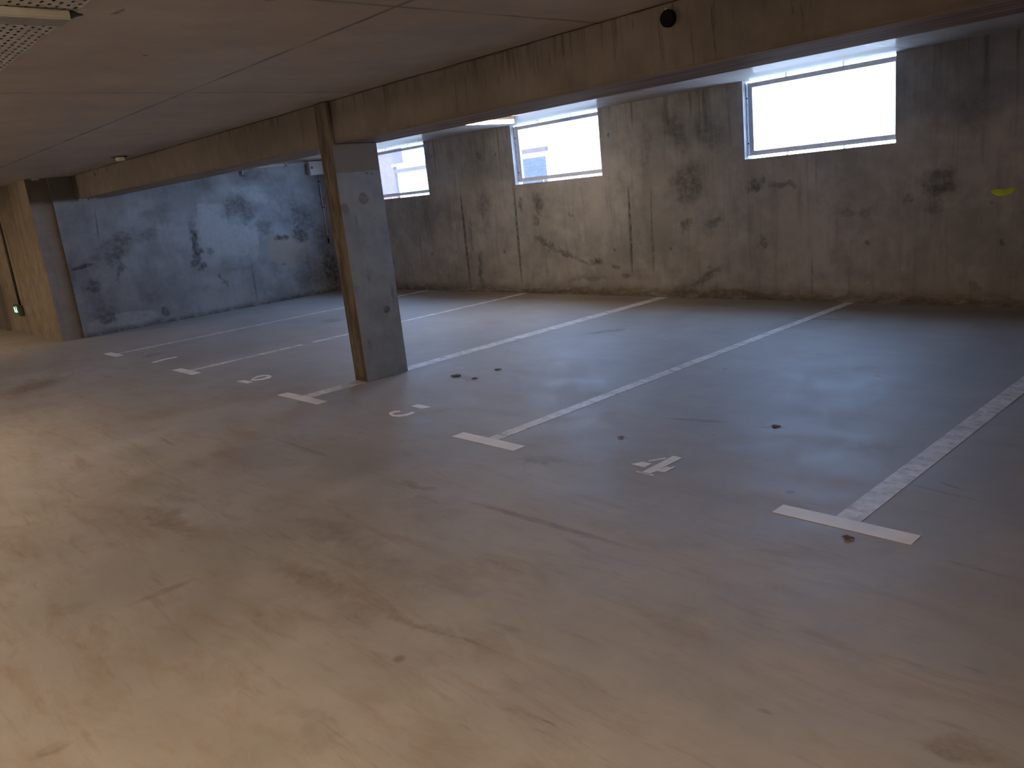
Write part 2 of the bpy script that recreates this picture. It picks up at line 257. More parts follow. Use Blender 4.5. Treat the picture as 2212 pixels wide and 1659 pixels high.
# ---------------------------------------------------------------- mesh helpers
class MB:
    def __init__(self): self.v = []; self.f = []
    def box(self, x0, y0, z0, x1, y1, z1):
        k = len(self.v)
        self.v += [(x, y, z) for z in (z0, z1) for (x, y) in ((x0, y0), (x1, y0), (x1, y1), (x0, y1))]
        self.f += [tuple(k + i for i in q) for q in ((3, 2, 1, 0), (4, 5, 6, 7), (0, 1, 5, 4), (1, 2, 6, 5), (2, 3, 7, 6), (3, 0, 4, 7))]
        return self
    def prism(self, poly, lo, hi, axis='z'):
        """poly in the two other axes, extruded along AXIS"""
        def P(a, b, c): return {'z': (a, b, c), 'x': (c, a, b), 'y': (a, c, b)}[axis]
        k = len(self.v); n = len(poly)
        self.v += [P(a, b, lo) for a, b in poly] + [P(a, b, hi) for a, b in poly]
        self.f.append(tuple(range(k + n - 1, k - 1, -1))); self.f.append(tuple(range(k + n, k + 2 * n)))
        for i in range(n): self.f.append((k + i, k + (i + 1) % n, k + n + (i + 1) % n, k + n + i))
        return self
    def ring(self, outer, inner, lo, hi):
        k = len(self.v); n = len(outer)
        for z in (lo, hi): self.v += [(a, b, z) for a, b in outer] + [(a, b, z) for a, b in inner]
        for i in range(n):
            j = (i + 1) % n
            o0, o1, i0, i1 = k + i, k + j, k + n + i, k + n + j
            self.f += [(o0 + 2 * n, o1 + 2 * n, i1 + 2 * n, i0 + 2 * n), (o1, o0, i0, i1), (o0, o1, o1 + 2 * n, o0 + 2 * n), (i1, i0, i0 + 2 * n, i1 + 2 * n)]
        return self
    def tube(self, p0, p1, r0, r1=None, n=16, caps=True):
        r1 = r0 if r1 is None else r1
        a, b = Vector(p0), Vector(p1); d = (b - a).normalized()
        u = d.orthogonal().normalized(); w = d.cross(u); k = len(self.v)
        for c, r in ((a, r0), (b, r1)):
            self.v += [tuple(c + u * r * math.cos(2 * math.pi * i / n) + w * r * math.sin(2 * math.pi * i / n)) for i in range(n)]
        self.f += [(k + i, k + (i + 1) % n, k + n + (i + 1) % n, k + n + i) for i in range(n)]
        if caps: self.f += [tuple(range(k + n - 1, k - 1, -1)), tuple(range(k + n, k + 2 * n))]
        return self
    def lathe(self, c, axis, prof, n=24):
        """prof: list of (radius, distance along AXIS from C)"""
        d = Vector(axis).normalized(); u = d.orthogonal().normalized(); w = d.cross(u); c = Vector(c); k = len(self.v)
        for r, h in prof: self.v += [tuple(c + d * h + (u * math.cos(2 * math.pi * i / n) + w * math.sin(2 * math.pi * i / n)) * r) for i in range(n)]
        for j in range(len(prof) - 1):
            self.f += [(k + j * n + i, k + j * n + (i + 1) % n, k + (j + 1) * n + (i + 1) % n, k + (j + 1) * n + i) for i in range(n)]
        self.f += [tuple(range(k + n - 1, k - 1, -1)), tuple(k + (len(prof) - 1) * n + i for i in range(n))]
        return self
    def build(self, name, mat, parent=None, bevel=0.0, smooth=False, seg=2):
        off = Vector((0, 0, 0))
        q = parent
        while q is not None: off += q.location; q = q.parent
        me = bpy.data.meshes.new(name)
        me.from_pydata([tuple(Vector(p) - off) for p in self.v], [], self.f); me.update()
        bm = bmesh.new(); bm.from_mesh(me); bmesh.ops.recalc_face_normals(bm, faces=bm.faces); bm.to_mesh(me); bm.free()
        me.materials.append(mat)
        o = bpy.data.objects.new(name, me); C.objects.link(o)
        if parent is not None: o.parent = parent
        if smooth:
            for f in me.polygons: f.use_smooth = True
        if bevel:
            md = o.modifiers.new('bevel', 'BEVEL'); md.width = bevel; md.segments = seg; md.limit_method = 'ANGLE'
        return o

def tag(o, label, cat, group=None):
    o['label'] = label; o['category'] = cat
    if group: o['group'] = group
    return o
def thing(name, label, cat, loc=(0, 0, 0), group=None):
    o = bpy.data.objects.new(name, None); C.objects.link(o); o.location = loc; o.empty_display_size = .1
    return tag(o, label, cat, group)
def struct(o, label=None):
    o['kind'] = 'structure'
    if label: o['label'] = label
    return o
def dup(root, loc, label=None, group=None):
    r = root.copy(); C.objects.link(r); r.location = loc
    if label: r['label'] = label
    if group: r['group'] = group
    for ch in list(root.children):
        c = ch.copy(); C.objects.link(c); c.parent = r
        for g in list(ch.children):
            d = g.copy(); C.objects.link(d); d.parent = c
    return r

# ---------------------------------------------------------------- materials
DIRT = (0.055, 0.042, 0.030); GRIME = (0.026, 0.026, 0.026); TAN = (0.20, 0.150, 0.095)

def floor_mat():
    m, b, p = new_mat('smooth_floor_coating')
    uv, pos, sep = b.plane('xy')
    n1 = b.noise(uv, .55, 5, .6); n2 = b.noise(uv, 2.6, 6, .62); n4 = b.noise(uv, 30, 3, .6)
    base = b.mix(b.ramp(b.math('ADD', b.math('MULTIPLY', n1, .55), b.math('MULTIPLY', n2, .45)), .36, .64), (.255, .250, .245), (.335, .330, .325))
    # tan dust swept over the coating, in long wiped smears
    s1 = b.noise(b.scale_vec(uv, (.9, 3.2, 1)), 1.6, 7, .7, dist=.6)
    s2r = b.new('ShaderNodeMapping'); b.l.new(uv, s2r.inputs[0]); s2r.inputs[2].default_value = (0, 0, .75); s2r.inputs[3].default_value = (1, 6, 1)
    s2 = b.noise(s2r.outputs[0], 1.5, 7, .72, dist=.4)
    near = b.ramp(sep.outputs[1], -4.6, -7.6)                    # the driving aisle carries more dust than the bays
    dust = b.math('MULTIPLY', b.ramp(s1, .46, .72, 0, .55), b.math('ADD', b.math('MULTIPLY', near, .7), .3))
    base = b.mix(dust, base, (.215, .165, .115))
    dust2 = b.math('MULTIPLY', b.ramp(s2, .52, .74, 0, .5), b.math('ADD', b.math('MULTIPLY', near, .85), .15))
    base = b.mix(dust2, base, (.165, .120, .080))
    scr = b.new('ShaderNodeMapping'); b.l.new(uv, scr.inputs[0]); scr.inputs[2].default_value = (0, 0, -.35); scr.inputs[3].default_value = (1.1, 16, 1)
    sc = b.ramp(b.noise(scr.outputs[0], 1.5, 6, .75), .62, .74, 0, .38)
    base = b.mix(b.math('MULTIPLY', sc, b.ramp(n2, .45, .62)), base, (.12, .095, .072))
    scw = b.new('ShaderNodeMapping'); b.l.new(uv, scw.inputs[0]); scw.inputs[2].default_value = (0, 0, .95); scw.inputs[3].default_value = (1.6, 13, 1)
    sc2 = b.ramp(b.noise(scw.outputs[0], 1.8, 8, .78), .54, .68, 0, .42)
    patch = b.ramp(b.noise(uv, .9, 4, .6), .48, .6)
    base = b.mix(b.math('MULTIPLY', b.math('MULTIPLY', sc2, patch), b.math('ADD', b.math('MULTIPLY', near, .85), .15)), base, (.135, .105, .075))
    base = b.mix(b.math('MULTIPLY', b.stains(uv, FLOOR_RUST), .8), base, (.16, .105, .062))
    base = b.mix(b.math('MULTIPLY', b.stains(uv, FLOOR_DARK), .8), base, (.115, .085, .06))
    sp = b.new('ShaderNodeTexVoronoi'); b.l.new(uv, sp.inputs['Vector']); sp.inputs['Scale'].default_value = 2.2
    foot = b.math('MULTIPLY', b.ramp(sep.outputs[1], -1.3, -.1), b.ramp(b.noise(b.scale_vec(uv, (.6, 2.2, 1)), 1.3, 5, .6), .25, .6, .25, .8))
    base = b.mix(foot, base, (.17, .125, .085))
    spots = b.math('MULTIPLY', b.ramp(sp.outputs['Distance'], .075, .03), b.ramp(b.noise(uv, 1.1, 3), .5, .6, 0, .55))
    base = b.mix(spots, base, (.11, .08, .055))
    b.l.new(base, p.inputs['Base Color'])
    b.l.new(b.ramp(n2, .3, .7, .54, .66), p.inputs['Roughness'])
    p.inputs['Specular IOR Level'].default_value = .4
    bp = b.new('ShaderNodeBump'); bp.inputs['Strength'].default_value = .06; bp.inputs['Distance'].default_value = .01
    b.l.new(b.math('ADD', n2, b.math('MULTIPLY', n4, .3)), bp.inputs['Height']); b.l.new(bp.outputs[0], p.inputs['Normal'])
    return m
M_FLOOR = floor_mat()

def back_extra(b, uv, pos, sep, col):
    # run-off drips below the ceiling and splashed dirt along the foot of the wall
    zt = b.ramp(sep.outputs[2], 1.5, 2.55)
    sv = b.scale_vec(uv, (16, .55, 1))
    d = b.math('MULTIPLY', b.ramp(b.noise(sv, 1.0, 4, .7), .52, .68), b.math('MULTIPLY', zt, .55))
    col = b.mix(d, col, (.05, .042, .036))
    foot = b.math('MULTIPLY', b.ramp(sep.outputs[2], .22, .0), b.ramp(b.noise(b.scale_vec(uv, (1, 3, 1)), 5, 5, .7), .3, .6, .15, .8))
    col = b.mix(foot, col, (.10, .070, .042))
    return col
M_BACK, _, _ = concrete('fair_faced_wall_concrete', 'xz', (.335, .328, .328), [(BACK_LIGHT, (.43, .41, .38), .8), (BACK_DARK, GRIME, .76), (BACK_TAN, (.13, .088, .048), .8)], var=.26, streak=.42, rough=.8, extra=back_extra, tint=(1.06, 1.0, .93))

def end_extra(b, uv, pos, sep, col):
    foot = b.math('MULTIPLY', b.ramp(sep.outputs[2], .12, .0), b.ramp(b.noise(uv, 6, 5, .7), .35, .6, .1, .8))
    col = b.mix(foot, col, (.04, .036, .033))
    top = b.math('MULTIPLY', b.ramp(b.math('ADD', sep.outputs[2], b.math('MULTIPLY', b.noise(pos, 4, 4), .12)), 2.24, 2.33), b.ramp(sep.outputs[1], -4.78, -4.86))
    return b.mix(b.math('MULTIPLY', top, .72), col, (.055, .05, .043))     # the head of the wall is darker beside the beam end
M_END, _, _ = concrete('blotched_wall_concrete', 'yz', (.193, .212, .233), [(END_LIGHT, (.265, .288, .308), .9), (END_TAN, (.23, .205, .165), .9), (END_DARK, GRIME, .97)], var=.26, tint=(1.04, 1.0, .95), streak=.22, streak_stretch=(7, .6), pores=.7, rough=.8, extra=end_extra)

M_SIDE, _, _ = concrete('board_marked_concrete', 'xz', (.245, .222, .195), (), var=.28, streak=.8, streak_stretch=(6, .25), pores=.3, rough=.8, tint=(1.06, 1.0, .92))
M_PIL, _, _ = concrete('pilaster_concrete', 'yz', (.225, .205, .18), (), var=.22, streak=.45, streak_stretch=(6, .3), pores=.25, rough=.8,
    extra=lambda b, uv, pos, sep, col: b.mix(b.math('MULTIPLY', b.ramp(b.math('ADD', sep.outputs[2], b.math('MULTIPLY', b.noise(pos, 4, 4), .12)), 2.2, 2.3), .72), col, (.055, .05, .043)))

def beam_extra(b, uv, pos, sep, col):
    zt = b.ramp(sep.outputs[2], 2.36, 2.585)
    d = b.math('MULTIPLY', b.ramp(b.noise(b.scale_vec(uv, (26, .5, 1)), 1.0, 4, .7), .53, .64), b.math('MULTIPLY', zt, .75))
    col = b.mix(d, col, (.05, .042, .035))
    band = b.math('MULTIPLY', b.ramp(sep.outputs[2], 2.29, 2.23), b.ramp(b.noise(b.scale_vec(pos, (.8, 14, 14)), 1.2, 5, .7), .42, .62, 0, .5))
    col = b.mix(band, col, (.10, .082, .062))
    g = b.new('ShaderNodeNewGeometry'); sx = b.new('ShaderNodeSeparateXYZ'); b.l.new(g.outputs['Normal'], sx.inputs[0])
    under = b.ramp(sx.outputs[2], -.5, -.8)
    brd = b.mix(b.ramp(b.noise(b.scale_vec(pos, (.7, 26, 1)), 1.0, 5, .65), .4, .62), (.15, .095, .07), (.38, .275, .21))
    return b.mix(b.math('MULTIPLY', under, .85), col, brd)
M_BEAM, _, _ = concrete('beam_concrete', 'xz', (.152, .145, .146), [(BEAM_DARK, (.03, .026, .022), .95)], var=.22, streak=.3, streak_stretch=(5, .8), pores=.15, rough=.62, extra=beam_extra, tint=(1.05, 1.0, .92))

def col_extra(b, uv, pos, sep, col):
    # brown repair mortar on the top of the wide face, ending in a straight trowelled edge
    g = b.new('ShaderNodeNewGeometry'); sx = b.new('ShaderNodeSeparateXYZ'); b.l.new(g.outputs['Normal'], sx.inputs[0])
    face = b.ramp(sx.outputs[0], .5, .8)
    z = b.math('ADD', sep.outputs[2], b.math('MULTIPLY', b.math('SUBTRACT', b.noise(uv, 8, 3), .5), .03))
    top = b.math('MULTIPLY', b.ramp(z, 1.958, 1.968), face)
    col = b.mix(b.math('MULTIPLY', top, .9), col, (.20, .165, .125))
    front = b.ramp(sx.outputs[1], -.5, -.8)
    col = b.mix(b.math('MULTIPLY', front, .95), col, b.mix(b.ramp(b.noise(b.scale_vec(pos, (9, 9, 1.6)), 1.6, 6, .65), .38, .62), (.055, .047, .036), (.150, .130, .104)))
    chip = b.math('MULTIPLY', front, b.ramp(b.math('ADD', sep.outputs[2], b.math('MULTIPLY', b.noise(pos, 30, 2), .03)), .075, .06))
    return b.mix(b.math('MULTIPLY', chip, .7), col, (.07, .05, .03))
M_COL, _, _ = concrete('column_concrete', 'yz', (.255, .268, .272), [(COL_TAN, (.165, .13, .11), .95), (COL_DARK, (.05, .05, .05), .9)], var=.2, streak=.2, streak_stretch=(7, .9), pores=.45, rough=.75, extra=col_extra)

def ceil_extra(b, uv, pos, sep, col):
    # faint joints between the precast slabs, flush filled
    x, y = sep.outputs[0], sep.outputs[1]
    wob = b.math('MULTIPLY', b.math('SUBTRACT', b.noise(uv, 3, 3), .5), .02)
    acc = None
    for (c, k) in ((y, -6.36), (x, -4.5), (x, -1.84)):
        dd = b.math('ABSOLUTE', b.math('ADD', b.math('SUBTRACT', c, k), wob))
        w = b.ramp(dd, .022, .004)
        acc = w if acc is None else b.math('MAXIMUM', acc, w)
    acc = b.math('MULTIPLY', acc, b.ramp(b.noise(uv, 2.0, 3), .3, .6, .25, .75))
    col = b.mix(acc, col, (.075, .063, .054))
    hz = b.ramp(b.noise(b.scale_vec(uv, (2.2, .35, 1)), 1.0, 5, .6), .4, .66, 0, .35)
    return b.mix(hz, col, (.38, .35, .32))
M_CEIL, _, _ = concrete('precast_ceiling_concrete', 'xy', (.47, .435, .40), [([(-2.27, -7.54, .2, .06, .014, .8, .7), (-3.2, -7.1, .1, .03, .01, .7, .7), (-1.9, -7.0, .7, .05, .02, .6, .8)], (.07, .06, .05), 1.0)], var=.12, pores=.12, rough=.6, bump=.012, spec=.25, extra=ceil_extra)
M_CEIL.node_tree.nodes['Principled BSDF'].inputs['Coat Weight'].default_value = .10     # steel-form sheen that mirrors the windows at a grazing angle
M_CEIL.node_tree.nodes['Principled BSDF'].inputs['Coat Roughness'].default_value = .10

M_OUT, _, _ = concrete('outer_paving', 'xy', (.52, .50, .46), (), var=.15, pores=0, rough=.9)
M_ROOM, _, _ = concrete('plain_wall_concrete', 'xz', (.24, .21, .175), (), var=.2, streak=.2, rough=.85)

def paint_mat(name, wear_lo, wear_hi):
    m, b, p = new_mat(name)
    uv, pos, sep = b.plane('xy')
    n = b.noise(b.scale_vec(uv, (3.0, 5, 1)), 2.2, 8, .75); n2 = b.noise(uv, 26, 4, .7)
    w = b.ramp(b.math('ADD', b.math('MULTIPLY', n, .7), b.math('MULTIPLY', n2, .3)), wear_lo, wear_hi)
    c = b.mix(b.ramp(b.noise(uv, 3.2, 4), .35, .65), (.56, .56, .555), (.66, .66, .655))
    c = b.mix(w, c, (.30, .275, .245)) if wear_lo < .6 else b.mix(b.math('MULTIPLY', w, .6), b.mix(1.0, c, (1.13, 1.13, 1.13), 'MULTIPLY'), (.33, .30, .27))
    b.l.new(c, p.inputs['Base Color']); p.inputs['Roughness'].default_value = .55
    return m
M_BAR = paint_mat('white_road_paint', .66, .86); M_STEM = paint_mat('worn_road_paint', .42, .66)
M_GALV = plain('galvanised_steel', (.42, .43, .45), .42, .7, .15, 20)
M_FRAME = plain('grey_window_steel', (.72, .73, .76), .45, 0, .06, 14)
M_MESH = plain('expanded_metal', (.16, .16, .18), .5, .5)
M_TRAY = plain('zinc_coated_tray', (.56, .565, .55), .5, .15, .12, 8)
M_GALV2 = plain('dull_channel_steel', (.30, .31, .30), .5, .1, .1, 8)
M_BLACK = plain('black_plastic', (.006, .006, .009), .8, 0, .2, 12, .1)
M_DKGREY = plain('dark_grey_plastic', (.05, .05, .052), .5)
M_BOXG = plain('pale_grey_plastic', (.50, .49, .50), .45, 0, .04)
M_PVC = plain('grey_conduit_plastic', (.40, .40, .41), .4, 0, .06)
M_WHITE = plain('white_plastic', (.72, .71, .68), .4, 0, .04)
M_DOOR = plain('grey_painted_door', (.20, .19, .19), .5, 0, .06)
M_PALE = plain('pale_rough_grey', (.42, .41, .39), .8, 0, .2, 30)
M_LEAF = plain('dry_leaf', (.12, .068, .04), .8, 0, .5, 60)
M_YELLOW = plain('bright_yellow_green', (.42, .52, .02), .6, 0, .2, 14)
M_TUBE = glow('warm_tube_light', (1.0, .78, .52), 70)
M_TUBE_BRIGHT = glow('warm_tube_light_aisle', (1.0, .69, .42), 250)

# ---------------------------------------------------------------- setting
X0, X1, Y0 = -20.0, 4.6, -13.0
struct(MB().box(X0, Y0, -.25, X1, WALL_T, 0).build('floor', M_FLOOR))
struct(MB().box(X0, Y0, HC, X1, WALL_T, HC + .28).build('ceiling', M_CEIL))
wb = MB()
xs = [X0] + [e for w in WINS for e in w] + [X1]
for i in range(0, len(xs), 2): wb.box(xs[i], 0, 0, xs[i + 1], WALL_T, HC)
for a, b_ in WINS: wb.box(a, 0, 0, b_, WALL_T, SILL)
struct(wb.build('wall_back', M_BACK))
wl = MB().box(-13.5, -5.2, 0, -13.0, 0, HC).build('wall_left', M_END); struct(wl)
wl.data.materials.append(M_SIDE)
for f in wl.data.polygons:
    if f.normal.y < -.9: f.material_index = 1
YS = -5.516
sw = MB().box(X0, YS, 0, -13.06, -5.2, HC)
side = sw.build('wall_passage', M_SIDE); struct(side)
side.data.materials.append(M_PIL)
for f in side.data.polygons:
    if f.normal.x > .9: f.material_index = 1
struct(MB().box(X0 - .2, Y0, 0, X0, YS, HC).build('wall_far_passage', M_ROOM))
struct(MB().box(X0, Y0 - .2, 0, X1, Y0, HC).build('wall_front', M_ROOM))
struct(MB().box(X1, Y0 - .2, 0, X1 + .2, WALL_T, HC).build('wall_right', M_ROOM))

# door at the far end of the passage wall
d = MB().box(-17.52, YS - .05, .01, -16.66, YS - .005, 2.08).build('door_1', M_DOOR); struct(d)
df = MB()
df.box(-17.62, YS - .07, 0, -17.52, YS, 2.16); df.box(-16.66, YS - .07, 0, -16.59, YS, 2.16); df.box(-17.62, YS - .07, 2.08, -16.59, YS, 2.16)
df.build('door_frame', plain('door_frame_steel', (.14, .13, .13), .5), d)
hd = MB().box(-17.44, YS - .11, 1.0, -17.30, YS - .09, 1.025); hd.box(-17.44, YS - .11, 1.0, -17.415, YS - .045, 1.025); hd.build('door_handle', M_GALV, d)

# windows: an opening up to the ceiling, closed by a steel frame of expanded metal
def clip_seg(x0, z0, dx, dz, ax, bx, az, bz):
    t0, t1 = -1e9, 1e9
    for p, q, lo, hi in ((x0, dx, ax, bx), (z0, dz, az, bz)):
        a, b = (lo - p) / q, (hi - p) / q
        if a > b: a, b = b, a
        t0, t1 = max(t0, a), min(t1, b)
    return (t0, t1) if t1 - t0 > .004 else None
FY0, FY1 = .095, .135
def window(i, a, b):
    w = bpy.data.objects.new('window_%d' % i, None); C.objects.link(w); w.location = ((a + b) / 2, FY0, SILL); struct(w)
    w.empty_display_size = .2
    zb, zt = SILL + .033, HC - .027
    xl, xr = a + .012, b + .0
    r = MB()
    r.box(xl, FY0, zb, xr, FY1, zb + .056); r.box(xl, FY0, zt - .052, xr, FY1, zt)
    r.box(xl, FY0, zb + .056, xl + .058, FY1, zt - .052); r.box(xr - .045, FY0, zb + .056, xr, FY1, zt - .052)
    r.build('window_frame', M_FRAME, w)
    g = MB(); yy = (FY0 + FY1) / 2; hw = .0017
    ax, bx, az, bz = xl + .05, xr - .04, zb + .04, zt - .036
    P = .036
    for sgn in (1, -1):
        dx, dz = .85, .53 * sgn
        ln = math.hypot(dx, dz); nx, nz = -dz / ln * hw, dx / ln * hw
        n = int((bx - ax) / P) + int((bz - az) * .85 / .53 / P) + 2
        for k in range(-int((bz - az) * 1.7 / P) - 2, n + 2):
            s = clip_seg(ax + k * P, az if sgn > 0 else bz, dx, dz, ax, bx, az, bz)
            if not s: continue
            p0 = (ax + k * P + dx * s[0], (az if sgn > 0 else bz) + dz * s[0]); p1 = (ax + k * P + dx * s[1], (az if sgn > 0 else bz) + dz * s[1])
            yo = yy + .002 * sgn
            g.prism([(p0[0] - nx, p0[1] - nz), (p1[0] - nx, p1[1] - nz), (p1[0] + nx, p1[1] + nz), (p0[0] + nx, p0[1] + nz)], yo - .0015, yo + .0015, 'y')
    g.build('mesh_grille', M_MESH, w)
    L = b - a
    for t in (.28, .66):
        MB().box(a + L * t - .006, FY0 + .01, HC - .027, a + L * t + .006, FY1 - .01, HC).build('fixing_pin', M_FRAME, w)
    for t in (.28, .66):
        MB().box(a + L * t - .006, FY0 + .01, SILL, a + L * t + .006, FY1 - .01, SILL + .033).build('fixing_pin', M_FRAME, w)
    j = MB().box(a, FY0 - .028, SILL + .02, a + .006, FY0, HC - .02).build('jamb_angle', M_GALV, w)
    for t in (.2, .78):
        z = SILL + (HC - SILL) * t
        MB().tube((a + .006, FY0 - .016, z), (a + .014, FY0 - .016, z), .009, n=10).build('bolt', M_BLACK, j)
    return w
for i, (a, b_) in enumerate(WINS): window(i + 1, a, b_)

# ---------------------------------------------------------------- outdoors
struct(MB().box(-60, WALL_T, 1.2, 30, 60, 1.35).build('ground', M_OUT))
bl = thing('outbuilding', 'low pale building with dark shutter seen through the barred window openings', 'building', (-26, 16, 1.35))
M_WALLW = plain('pale_render', (.6, .6, .58), .8); M_SHUT = plain('dark_blue_shutter', (.013, .016, .02), .9, spec=0); M_FASC = plain('dark_fascia', (.022, .014, .014), .9, spec=0); M_TALL = plain('dark_cladding', (.030, .022, .024), .9, spec=0)
MB().box(-30.3, 14, 1.35, -20.5, 19, 3.15).build('wall', M_WALLW, bl)
MB().box(-30.3, 13.85, 2.86, -20.45, 13.99, 3.02).build('fascia', M_FASC, bl)
MB().box(-30.4, 13.8, 3.15, -20.4, 19.1, 3.25).build('roof', M_WALLW, bl)
sh = MB()
for k in range(9): sh.box(-22.05, 13.95, 1.40 + k * .143, -20.62, 13.99, 1.40 + k * .143 + .138)
sh.build('shutter', M_SHUT, bl)
MB().box(-38, 13.9, 1.35, -30.40, 14.5, 6.5).build('tower', M_TALL, bl)

# ---------------------------------------------------------------- beam and column
YF, YB, ZB = -4.861, -4.286, 2.222
tag(MB().box(-12.995, YF, ZB, X1 - .005, YB, HC - .003).build('concrete_beam', M_BEAM, bevel=.008), 'long grey concrete beam under the ceiling, streaked with dark run-off', 'beam')
tag(MB().prism([(-4.90, .0), (-4.412, .0), (-4.412, ZB - .002), (YF - .002, ZB - .002), (YF - .002, HC - .004), (-4.90, HC - .004)], -5.206, -4.995, 'x').build('concrete_column', M_COL, bevel=.006),
    'slender grey concrete column carrying the beam, brown mortar patch near its top', 'column')
for k, (y0, y1) in enumerate([(-4.83, -4.70), (-4.68, -4.55)]):  # short pale strips along the underside of the beam end
    tag(MB().box(-12.997, y0, ZB - .022, -12.93, y1, ZB - .001).build('pale_strip', M_PALE), 'thin pale strip under the far end of the beam', 'mortar strip', 'pale strips under the beam end')
for k, (y0, y1) in enumerate([(-5.42, -5.31), (-5.29, -5.12), (-5.1, -4.99)]):  # pale strip where the pilaster meets the ceiling
    if y1 > -5.2: break
    tag(MB().box(-13.058, y0, HC - .026, -13.03, y1, HC - .002).build('pale_strip', M_PALE), 'thin pale strip between the pilaster top and the ceiling', 'mortar strip', 'pale strips over the pilaster')

# ---------------------------------------------------------------- floor markings
T = .0025
def t_line(x, bar, stem, y_end, label, trim=None):
    o = thing('parking_line', label, 'parking line', (x, -5.62, 0), 'white bay lines on the floor')
    MB().box(x - bar / 2, -5.6191, 0, x + bar / 2, -5.511, T).build('crossbar', M_BAR, o)
    s = MB()
    for (y0, y1) in (trim or [(-5.511, y_end)]): s.box(x - stem / 2, y0, 0, x + stem / 2, y1, T * .8)
    s.build('stem', M_STEM, o)
t_line(0.0, .655, .12, -.6, 'widest white bay line, ending in a T nearest the camera')
t_line(-2.5, .64, .105, -.02, 'white bay line with T end between the painted 4 and the painted 5')
t_line(-5.084, .74, .17, -.02, 'white bay line that runs past both sides of the concrete column', [(-5.511, -4.905), (-4.407, -.02)])
t_line(-7.79, .60, .10, -.02, 'white bay line with T end behind the column, second from the stained wall', [(-5.511, -4.05), (-3.9, -.02)])
t_line(-10.385, .56, .09, -.02, 'farthest white bay line, thin, with a broken T end')
GRP = 'stencilled bay numbers'
nb = MB()
nb.prism([(-1.353, -5.434), (-1.319, -5.367), (-1.25, -5.362), (-1.251, -5.433)], 0, T)
nb.prism([(-1.301, -5.334), (-1.244, -5.241), (-1.227, -5.254), (-1.285, -5.343)], 0, T)
nb.prism([(-1.214, -5.512), (-1.221, -5.192), (-1.154, -5.192), (-1.156, -5.513)], 0, T)
nb.prism([(-1.255, -5.506), (-1.128, -5.504), (-1.124, -5.52), (-1.251, -5.518)], 0, T)
nb.prism([(-1.156, -5.478), (-1.158, -5.427), (-1.145, -5.36), (-1.119, -5.362), (-1.111, -5.336), (-1.097, -5.337), (-1.1, -5.44), (-1.149, -5.446)], 0, T)
tag(nb.build('bay_number', M_BAR), 'white stencilled number 4 on the floor beside the nearest bay line', 'painted number', GRP)
nb = MB()
nb.prism([(-3.814, -5.251), (-3.809, -5.18), (-3.622, -5.183), (-3.628, -5.216), (-3.653, -5.261)], 0, T)
nb.prism([(-3.752, -5.398), (-3.78, -5.386), (-3.827, -5.405), (-3.832, -5.454), (-3.793, -5.49), (-3.711, -5.514), (-3.642, -5.495), (-3.601, -5.443), (-3.602, -5.38), (-3.623, -5.348), (-3.663, -5.358), (-3.648, -5.403), (-3.666, -5.447), (-3.707, -5.48), (-3.753, -5.48), (-3.777, -5.46), (-3.775, -5.426)], 0, T)
tag(nb.build('bay_number', M_BAR), 'white stencilled number 5 on the floor in front of the column', 'painted number', GRP)
nb = MB()
nb.prism([(-6.55, -5.52), (-6.496, -5.455), (-6.315, -5.448), (-6.309, -5.515)], 0, T)
nb.ring([(-6.489, -5.371), (-6.55, -5.291), (-6.526, -5.218), (-6.437, -5.196), (-6.349, -5.217), (-6.285, -5.277), (-6.293, -5.346), (-6.343, -5.404), (-6.418, -5.427)],
    [(-6.461, -5.365), (-6.477, -5.309), (-6.462, -5.25), (-6.409, -5.242), (-6.382, -5.25), (-6.356, -5.287), (-6.366, -5.334), (-6.398, -5.371), (-6.429, -5.389)], 0, T)
tag(nb.build('bay_number', M_BAR), 'white stencilled number with a closed loop, on the floor behind the column', 'painted number', GRP)
nb = MB()
nb.prism([(-9.013, -5.534), (-9.059, -5.352), (-9.024, -5.213), (-8.958, -5.212), (-8.971, -5.356), (-8.914, -5.532)], 0, T)
tag(nb.build('bay_number', M_BAR), 'single thin white paint stroke on the floor between the two farthest bay lines', 'painted number', GRP)


# ---------------------------------------------------------------- lamps
def batten(x, y, label, mat):
    o = thing('batten_lamp', label, 'lamp', (x, y, HC))
    MB().box(x - .04, y - .62, HC - .045, x + .04, y + .62, HC - .001).build('housing', M_WHITE, o, bevel=.006)
    dm = MB()
    n = 12; prof = [(x + .042 * math.cos(math.pi * i / n), HC - .046 - .042 * math.sin(math.pi * i / n)) for i in range(n + 1)]
    dm.prism(prof, y - .60, y + .60, 'y').build('diffuser', mat, o)
    for e in (-1, 1):
        MB().box(x - .046, min(y + e * .60, y + e * .625), HC - .092, x + .046, max(y + e * .60, y + e * .625), HC - .001).build('end_cap', M_BOXG, o, bevel=.008)
    return o
batten(-6.62, -1.66, 'lit white batten lamp on the ceiling beyond the beam, beside the middle window', M_TUBE)
lamp = batten(.35, -9.75, 'lit white batten lamp on the aisle ceiling, just past the perforated tray', M_TUBE_BRIGHT)
dup(lamp, (-6.2, -9.4, HC), 'lit white batten lamp on the aisle ceiling, farther towards the passage')
dup(lamp, (-14.5, -8.6, HC), 'lit white batten lamp on the passage ceiling before the grey door')
dup(lamp, (1.5, -10.9, HC), 'unseen batten lamp added on the ceiling behind the viewer')  # unseen lamp, added to bring warm light to the right-hand floor

